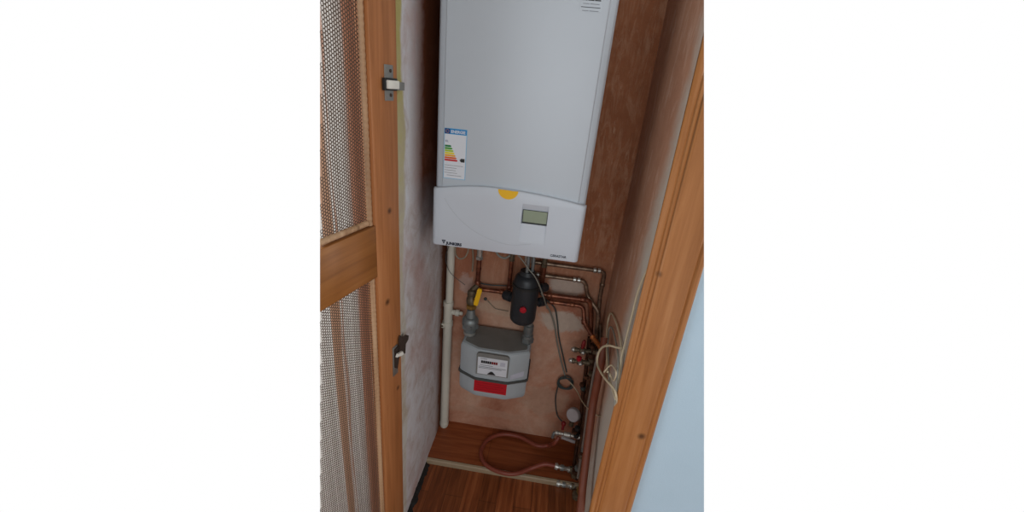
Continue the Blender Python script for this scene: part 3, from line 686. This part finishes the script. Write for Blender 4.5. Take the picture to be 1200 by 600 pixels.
# counter plate with hood
bm = nb(); X0, X1, Z0, Z1 = .134, .262, -.596, -.492
pts = [(X0, Z0), (X0, Z1-.010), (X0+.004, Z1-.003), (X0+.012, Z1), (X1-.012, Z1), (X1-.004, Z1-.003), (X1, Z1-.010), (X1, Z0)]
prism(bm, pts, lambda x, z: (x, .168, z), lambda x, z: (x, .159 if z > Z0+.01 else .164, z)); hood = bl('counter_hood', bm, 'meter_top', MT, smooth=False)
def mflat(name, x0, x1, z0, z1, mat, y, par=hood):
    bm = nb(); box(bm, (x0, y-.0006, z0), (x1, y, z1)); return bl(name, bm, mat, par, smooth=False)
def hy(z): return .159+.005*max(0, min(1, (Z1-.01-z)/(Z1-.01-Z0)))
bm = nb(); prism(bm, [(X0+.006, Z0+.004), (X0+.006, Z1-.018), (X1-.006, Z1-.018), (X1-.006, Z0+.004)], lambda x, z: (x, hy(z)-.0002, z), lambda x, z: (x, hy(z)-.0012, z)); bl('counter_plate', bm, 'paper', hood, smooth=False)
for i, dx in enumerate(range(8)):
    mflat('digit', .153+dx*.0082, .153+dx*.0082+.0072, -.537, -.525, 'dark' if i < 5 else 'redhandle', hy(-.53)-.0012)
for z, a, b in ((-.517, .150, .176), (-.548, .150, .200), (-.556, .144, .252), (-.562, .144, .235)): mflat('print_line', a, b, z, z+.0022, 'grey_ink', hy(z)-.0012)
mflat('small_sticker', .228, .248, -.540, -.522, 'lilac', hy(-.53)-.0011)
bm = nb(); prism(bm, [(.180, -.588), (.193, -.574), (.200, -.574), (.213, -.588)], lambda x, z: (x, hy(z)-.0002, z), lambda x, z: (x, hy(z)-.004, z)); bl('seal_cover', bm, 'dark', hood, smooth=False)
bm = nb(); box(bm, (.130, .1672, -.684), (.262, .168, -.630)); rs = bl('red_sticker', bm, 'red_label', lowh, smooth=False); rs['label'] = 'plain red rectangular sticker'
for i in range(4): mflat('print_line', .138, .250-.01*(i % 2), -.674+.011*i, -.6728+.011*i, 'redhandle', .1672, rs)
# pale paper scrap on right chamfer
e0 = Vector((.272, .1725, 0)); e1 = Vector((.322, .197, 0)); nn = Vector((.44, -.9, 0)).normalized()*.0012
bm = nb(); vs = [bm.verts.new(v) for v in [(e0.x, e0.y, -.607), (e1.x, e1.y, -.600), (e1.x, e1.y, -.575), (e0.x, e0.y, -.585)]]; w2 = [bm.verts.new(v.co+nn) for v in vs]
bm.faces.new(vs); bm.faces.new(w2[::-1])
for i in range(4): bm.faces.new((vs[i], vs[(i+1) % 4], w2[(i+1) % 4], w2[i]))
bl('faded_number_sticker', bm, 'lilac', MT, smooth=False)
# inlet union and outlet union
YU = .262
def fitting(name, px, pyb, pyt, prof, mat, label, seg=28):
    z0 = ZT_+.0005; p = P(px, pyb, y=YU); pt = P(px, pyt, y=YU); r = root(name, (p.x, YU, z0), label, 'pipe fitting'); return r, p.x, z0, pt.z
r1, xi, z0, z1 = fitting('meter_union', 550, 397, 362, None, 'galv', 'stepped grey metal union joining the meter to the yellow handled valve')
H_ = z1-z0
bm = nb(); lathe(bm, (xi, YU, z0), (xi, YU, z1), [(0, .019), (.10, .019), (.10, .024), (.28, .026), (.30, .030), (.46, .033), (.62, .033), (.70, .026), (.72, .020), (1, .015)], 32); bl('body', bm, 'galv', r1)
ring(r1, 'union_nut', (xi, YU, z0+H_*.40), (0, 0, 1), H_*.20, .036, 'galv', True); ring(r1, 'lower_ring', (xi, YU, z0+H_*.10), (0, 0, 1), H_*.13, .025, 'chrome')
# ball valve with yellow handle
V = root('gas_valve', (xi, YU, z1), 'brass gas valve with a bright yellow lever handle above the meter', 'valve')
zt1 = P(552, 342, y=YU).z
xo = P(552, 342, y=YU).x
bm = nb(); lathe(bm, (xi, YU, z1+.0005), (xo, YU+.02, zt1), [(0, .017), (.15, .020), (.2, .016), (.35, .021), (.55, .021), (.68, .016), (.72, .018), (.92, .018), (1, .012)], 20); bl('body', bm, 'brassdull', V)
ring(V, 'brass_nut', (xi, YU, z1+.014), (0, 0, 1), .018, .022, 'brass', True)
run('joint', [Vector((xo, YU+.02, zt1-.004)), Vector((ge.x, .298, ge.z-.004))], .0115, 'brassdull', None, parent=V)
ha0 = P(557, 358, y=.225); ha1 = P(562.5, 339, y=.225)
bm = nb(); ax = (ha1-ha0); sd = Vector((ax.z, 0, -ax.x)).normalized()*.0092; L = [(0, .75), (.12, 1), (.3, .92), (.5, 1), (.7, .92), (.88, 1), (1, .7)]
out = [ha0+ax*t+sd*s for t, s in L]+[ha0+ax*t-sd*s for t, s in L[::-1]]
A = [bm.verts.new(v) for v in out]; C2 = [bm.verts.new(v+Vector((0, .009, 0))) for v in out]; bm.faces.new(A); bm.faces.new(C2[::-1])
for i in range(len(A)): bm.faces.new((A[i], C2[i], C2[(i+1) % len(A)], A[(i+1) % len(A)]))
bl('yellow_handle', bm, 'yellow', V, smooth=False)
run('spindle', [ha0.lerp(ha1, .35)+Vector((0, .009, 0)), Vector((xi+.006, YU, z1+.045))], .006, 'brass', None, parent=V)
# outlet
r2, xo2, z0, z1 = fitting('meter_union', 617.5, 401, 382, None, 'galv', 'grey metal union on the meter outlet beneath the black filter')
z1 = P(619, 381, y=YU).z
bm = nb(); lathe(bm, (xo2, YU, z0), (xo2, YU, z1+.05), [(0, .015), (.08, .020), (.10, .023), (.30, .023), (.32, .018), (.36, .018), (.38, .020), (.62, .020), (.64, .014), (1, .014)], 28); bl('body', bm, 'galv', r2)
ring(r2, 'union_nut', (xo2, YU, z0+.020), (0, 0, 1), .024, .0265, 'galv', True)

def behind(py): return Vector((.6075, -.158, P(726, py, y=-.15).z))   # tucked in behind the edge of the frame
# ------------------------------------------------------------------ cables on the back wall
run('grey_cable', [P(630, 330, y=.27), P(637, 350, y=.29), P(645, 366, y=.32), P(650, 382, y=.345), P(653, 402, y=.348), P(658, 425, y=.348), P(662, 440, y=.345)], .0033, 'cable', 'grey cable dropping from the black filter to the coil on the wall', 'cable', sm=True)
run('grey_cable', [P(641, 352, y=.30), P(650, 361, y=.33), P(653, 375, y=.35), P(655, 395, y=.352), P(660, 418, y=.35), P(664, 436, y=.35)], .003, 'cable_dark', 'thinner dark cable beside the grey one, dropping to the coil on the wall', 'cable', sm=True)
cc = P(662.5, 448, y=.345); pts = []
for i in range(0, 97):
    a = i/24*2*math.pi; k = 1+.12*math.sin(i*.7)
    pts.append(cc+Vector((.030*k*math.cos(a)+.002*math.sin(i*.3), -.004*math.cos(i*.13)-.006, .030*k*math.sin(a)+.004*math.cos(i*.21))))
bm = nb(); tube(bm, pts, .0028, 8); tag(link('cable_coil', bm, 'cable_dark'), 'small coil of dark green grey cable hanging on the wall right of the meter', 'cable')
run('dark_cable', [P(654, 452, y=.345), P(651, 468, y=.345), P(653, 486, y=.34), P(659, 494, y=.33)], .0028, 'cable_dark', 'dark cable leaving the coil downwards towards the white gauge', 'cable', sm=True)
run('cream_cable', [P(668, 448, y=.33), P(676, 458, y=.30), P(684, 473, y=.20), P(698, 486, y=.06), P(718, 490, y=-.08), behind(494)], .0023, 'cable_white', 'thin cream cable arcing right from the coil to the wooden frame', 'cable', sm=True)

# ------------------------------------------------------------------ riser bundle by the right wall
def pv(px, py, x): return P(px, py, x=x)
o = run('riser_pipe', [pv(709, 396, .585), pv(706, 417, .583), pv(699, 453, .58), pv(694, 480, .578), pv(684, 560, .575), pv(681, 590, .573), pv(675, 640, .565)], .0135, 'terracotta', 'thick terracotta coloured pipe running down by the right wall', 'pipe', sm=True, seg=20)
def two(px0, py0, y0, px1, py1, y1): return [P(px0, py0, y=y0), P(px1, py1, y=y1)]
run('riser_pipe', two(697, 402, .26, 683.5, 500, .22)+[P(675, 560, y=.16), P(672, 596, y=.10)], .0085, 'copper_dark', 'dark brown riser pipe just left of the terracotta pipe', 'pipe', sm=True)
run('riser_pipe', two(691, 395, .30, 679, 500, .25)+[P(671, 560, y=.19), P(669, 590, y=.14)], .0085, 'copper_dark', 'leftmost dark riser pipe passing behind the red handled valves', 'pipe', sm=True)
run('riser_pipe', [P(701, 412, y=.20), P(690, 470, y=.17), P(684, 515, y=.14), P(677, 560, y=.11)], .0056, 'steel', 'thin silvery riser pipe in front of the dark ones', 'pipe', sm=True)
run('riser_pipe', [P(703, 380, y=.315), P(704, 405, y=.29), P(703, 430, y=.26), P(697, 470, y=.2), P(688, 530, y=.16), P(681, 575, y=.11)], .008, 'copper_old', 'tarnished riser pipe continuing below the topmost copper run', 'pipe', sm=True)

def valve(px, py, y, label, handle_up, s=1.0, mat='brassdull', hm='redhandle'):
    c = P(px, py, y=y); r = root('red_valve', c, label, 'valve')
    ax = Vector((.06*s, .0, 0))
    bm = nb(); lathe(bm, c-ax*.62, c+ax*.62, [(0, .006), (.06, .011), (.18, .011), (.2, .008), (.3, .008), (.36, .013), (.58, .013), (.64, .009), (.8, .009), (.82, .012), (1, .012)], 18); bl('body', bm, mat, r)
    bm = nb(); bmesh.ops.create_uvsphere(bm, u_segments=16, v_segments=10, radius=.0105*s, matrix=Matrix.Translation(c-ax*.62)); bl('chrome_cap', bm, 'chrome', r)
    bm = nb(); bmesh.ops.create_uvsphere(bm, u_segments=16, v_segments=10, radius=.009*s, matrix=Matrix.Translation(c+Vector((.0, -.014, 0)))); bl('side_cap', bm, 'chrome', r)
    if handle_up:
        bm = nb(); lathe(bm, c+Vector((-.004, 0, .008)), c+Vector((-.001, -.002, .050)), [(0, .006), (.3, .006), (.35, .009), (.8, .008), (1, .005)], 10); bl('handle', bm, hm, r)
    else:
        bm = nb(); lathe(bm, c+Vector((-.008, -.006, .008)), c+Vector((-.008, -.006, .028)), [(0, .006), (.3, .0105), (.9, .0105), (1, .007)], 10); bl('handle', bm, 'red', r)
    return r
valve(683, 411, .27, 'brass valve with an upright dark red lever, upper one of the pair', True)
valve(680, 424, .25, 'brass valve with a small bright red cap, lower one of the pair', False)
# fitting cluster on the risers
def cluster(px, py, y, label, mats=('brassdull', 'chrome', 'brass'), n=4, s=1.0, name='pipe_fitting'):
    c = P(px, py, y=y); r = root(name, c, label, 'pipe fitting')
    for i in range(n):
        dx = random.uniform(-.012, .012)*s; dzz = (i-(n-1)/2)*.022*s
        bm = nb(); lathe(bm, c+Vector((dx, 0, dzz-.009*s)), c+Vector((dx, 0, dzz+.009*s)), [(0, .010*s), (.1, .0135*s), (.9, .0135*s), (1, .010*s)], 20, hexa=(i % 2 == 0)); bl('nut', bm, mats[i % len(mats)], r)
    return r
cluster(696, 414, .255, 'stack of dull brass nuts on the riser right of the red valves', ('brassdull', 'copper_dark'), 4)
cluster(684, 455, .25, 'small dark fittings on the riser right of the cable coil', ('copper_dark', 'cable_dark'), 3, .8)
# gauge
gc = P(672, 486, y=.25)
GA = root('pressure_gauge', gc, 'round grey white pressure gauge low on the pipes at the right', 'gauge')
nrm = Vector((-.5, -.8, .3)).normalized()
bm = nb(); lathe(bm, gc+nrm*-.012, gc+nrm*.010, [(0, .024), (.15, .030), (.85, .030), (1, .028)], 32); bl('case', bm, 'gauge', GA)
bm = nb(); lathe(bm, gc+nrm*.0102, gc+nrm*.0112, [(0, .0255), (1, .0255)], 32); bl('dial', bm, 'gauge_dial', GA)
bm = nb(); lathe(bm, gc+Vector((0, 0, -.026)), gc+Vector((-.002, 0, -.06)), [(0, .006), (.4, .006), (.4, .010), (1, .010)], 14); bl('stem', bm, 'brassdull', GA)
rk = P(660, 499, y=.25); bm = nb(); lathe(bm, rk+Vector((0, 0, .022)), rk+Vector((0, 0, -.02)), [(0, .006), (.1, .010), (.35, .010), (.4, .006), (1, .006)], 14); tag(link('red_tap_handle', bm, 'redhandle'), 'small dark red tap handle standing left of the white gauge', 'handle')
# filling manifold: bright horizontal body
ma = P(650, 506.5, y=.24); mb_ = P(680, 512.5, y=.22)
MF = root('filling_valve', ma, 'silvery horizontal valve body beneath the white gauge', 'valve')
bm = nb(); lathe(bm, ma, mb_, [(0, .006), (.04, .010), (.14, .010), (.16, .0075), (.35, .0075), (.38, .012), (.62, .012), (.65, .008), (.85, .008), (.87, .011), (1, .011)], 20); bl('body', bm, 'chrome', MF)
bm = nb(); a = P(658, 512, y=.235); b = P(674, 518, y=.225); lathe(bm, a, b, [(0, .006), (.1, .008), (.9, .008), (1, .006)], 16); bl('lower_body', bm, 'gauge', MF)
run('drain_elbow', [ma+Vector((.004, 0, 0)), ma+Vector((-.003, -.002, -.004)), ma+Vector((-.006, -.002, -.03))], .0065, 'galv', None, parent=MF, fil=.008)
cluster(676, 506, .21, 'dark fitting where the silvery valve meets the riser', ('dark', 'copper_dark'), 3, .9)
# two chromed taps near the floor
def tap(px0, py0, px1, py1, y, label):
    a = P(px0, py0, y=y); b = P(px1, py1, y=y); r = root('chrome_tap', a, label, 'tap')
    bm = nb(); lathe(bm, a, b, [(0, .012), (.10, .0145), (.16, .0145), (.18, .008), (.30, .008), (.32, .012), (.50, .012), (.55, .009), (.72, .009), (.75, .013), (1, .013)], 20); bl('body', bm, 'chrome', r)
    for k in range(3):
        ring(r, 'ridge', a.lerp(b, .36+.05*k), b-a, .003, .013, 'galv')
    ring(r, 'end_nut', a.lerp(b, .9), b-a, .014, .0155, 'brassdull', True)
    return r
tap(650, 546, 671, 551, .165, 'chromed tap at the lower right holding the end of the red hose')
tap(652, 566, 673, 570, .13, 'chromed tap nearest the floor, below the hose tap')
cluster(677, 551, .15, 'dull brass fitting behind the chromed hose tap', ('brassdull', 'copper_dark', 'galv'), 4, 1.0)
cluster(679, 578, .085, 'yellow brass fitting cluster at the foot of the risers', ('brass', 'brassdull', 'brass'), 4, 1.35)
cluster(685, 585, .06, 'smaller brass fitting beside the terracotta pipe foot', ('brass', 'copper_dark'), 3, .9)

cluster(690, 440, .22, 'dark nut pair on the risers just below the red valves', ('copper_dark', 'brassdull'), 2, .8)
cluster(684, 533, .13, 'grey and brown fitting stack on the riser above the hose tap', ('galv', 'brassdull', 'copper_dark'), 4, .85)
cluster(670, 590, .10, 'dull fitting under the lowest chromed tap', ('brassdull', 'galv'), 3, 1.0)

# ------------------------------------------------------------------ red brown hose looping over the ledge
r_h = .009
zz = ZL+r_h+.0025
hp = [P(655, 512, y=.26), P(650, 519, y=.25)]+[P(x, y, z=zz+dzz) for x, y, dzz in ((643, 522, .012), (629, 522, .004), (609, 512, 0), (588, 509, 0), (571, 516, 0), (563.5, 531, 0), (570, 545, .002), (587, 553.5, .004), (605, 555, .006), (622, 549, .012), (638, 544, .035))]+[P(651, 546, y=.165)]
run('rubber_hose', hp, r_h, 'hose', 'red brown rubber hose looping over the raised floor board', 'hose', sm=True)

# ------------------------------------------------------------------ pale cables by the right wall
def xc(*a): return [P(px, py, x=x) for px, py, x in a]
run('cream_cable', xc((728, 408, .60), (722, 407, .59), (714, 405, .575), (706, 407, .565), (701, 415, .56), (700, 426, .56), (704, 436, .565), (711, 446, .575), (719, 455, .59), (722, 464, .598))+[behind(473)], .0036, 'cable_white', 'wide front loop of thick cream cable beside the wooden frame', 'cable', sm=True)
run('cream_cable', [Vector((.6075, -.158, P(757, 305, y=-.15).z)), P(749, 338, x=.604), P(740, 372, x=.604), P(733, 400, x=.603), P(727, 425, x=.602), P(723, 452, x=.602), P(722, 468, x=.603), behind(479)], .0030, 'cable_white', 'cream cable hanging straight down along the wooden frame', 'cable', sm=True)
run('cream_cable', xc((712, 436, .575), (711, 405, .59), (712, 380, .602), (716, 367, .606), (722, 378, .605), (726.5, 396, .604), (728.5, 414, .603), (726, 438, .603), (722, 458, .603))+[behind(468)], .0032, 'cable_white', 'tall outer cream cable arch behind the wide front loop', 'cable', sm=True)
run('thin_loop_cable', xc((714, 446, .582), (713, 424, .585), (712.6, 399, .594), (714.5, 384, .60), (718, 386, .60), (722, 402, .597), (724.5, 420, .595), (723, 444, .595), (720, 474, .598)), .0028, 'cable', 'narrow inner grey cable arch nested inside the tall cream arch', 'cable', sm=True)
run('thin_loop_cable', xc((708, 436, .568), (716, 428, .58), (722, 436, .586), (719, 446, .588), (715, 438, .584), (716, 450, .588), (721, 468, .596)), .0024, 'cable_white', 'small tangled thin cable end inside the cream loops', 'cable', sm=True)
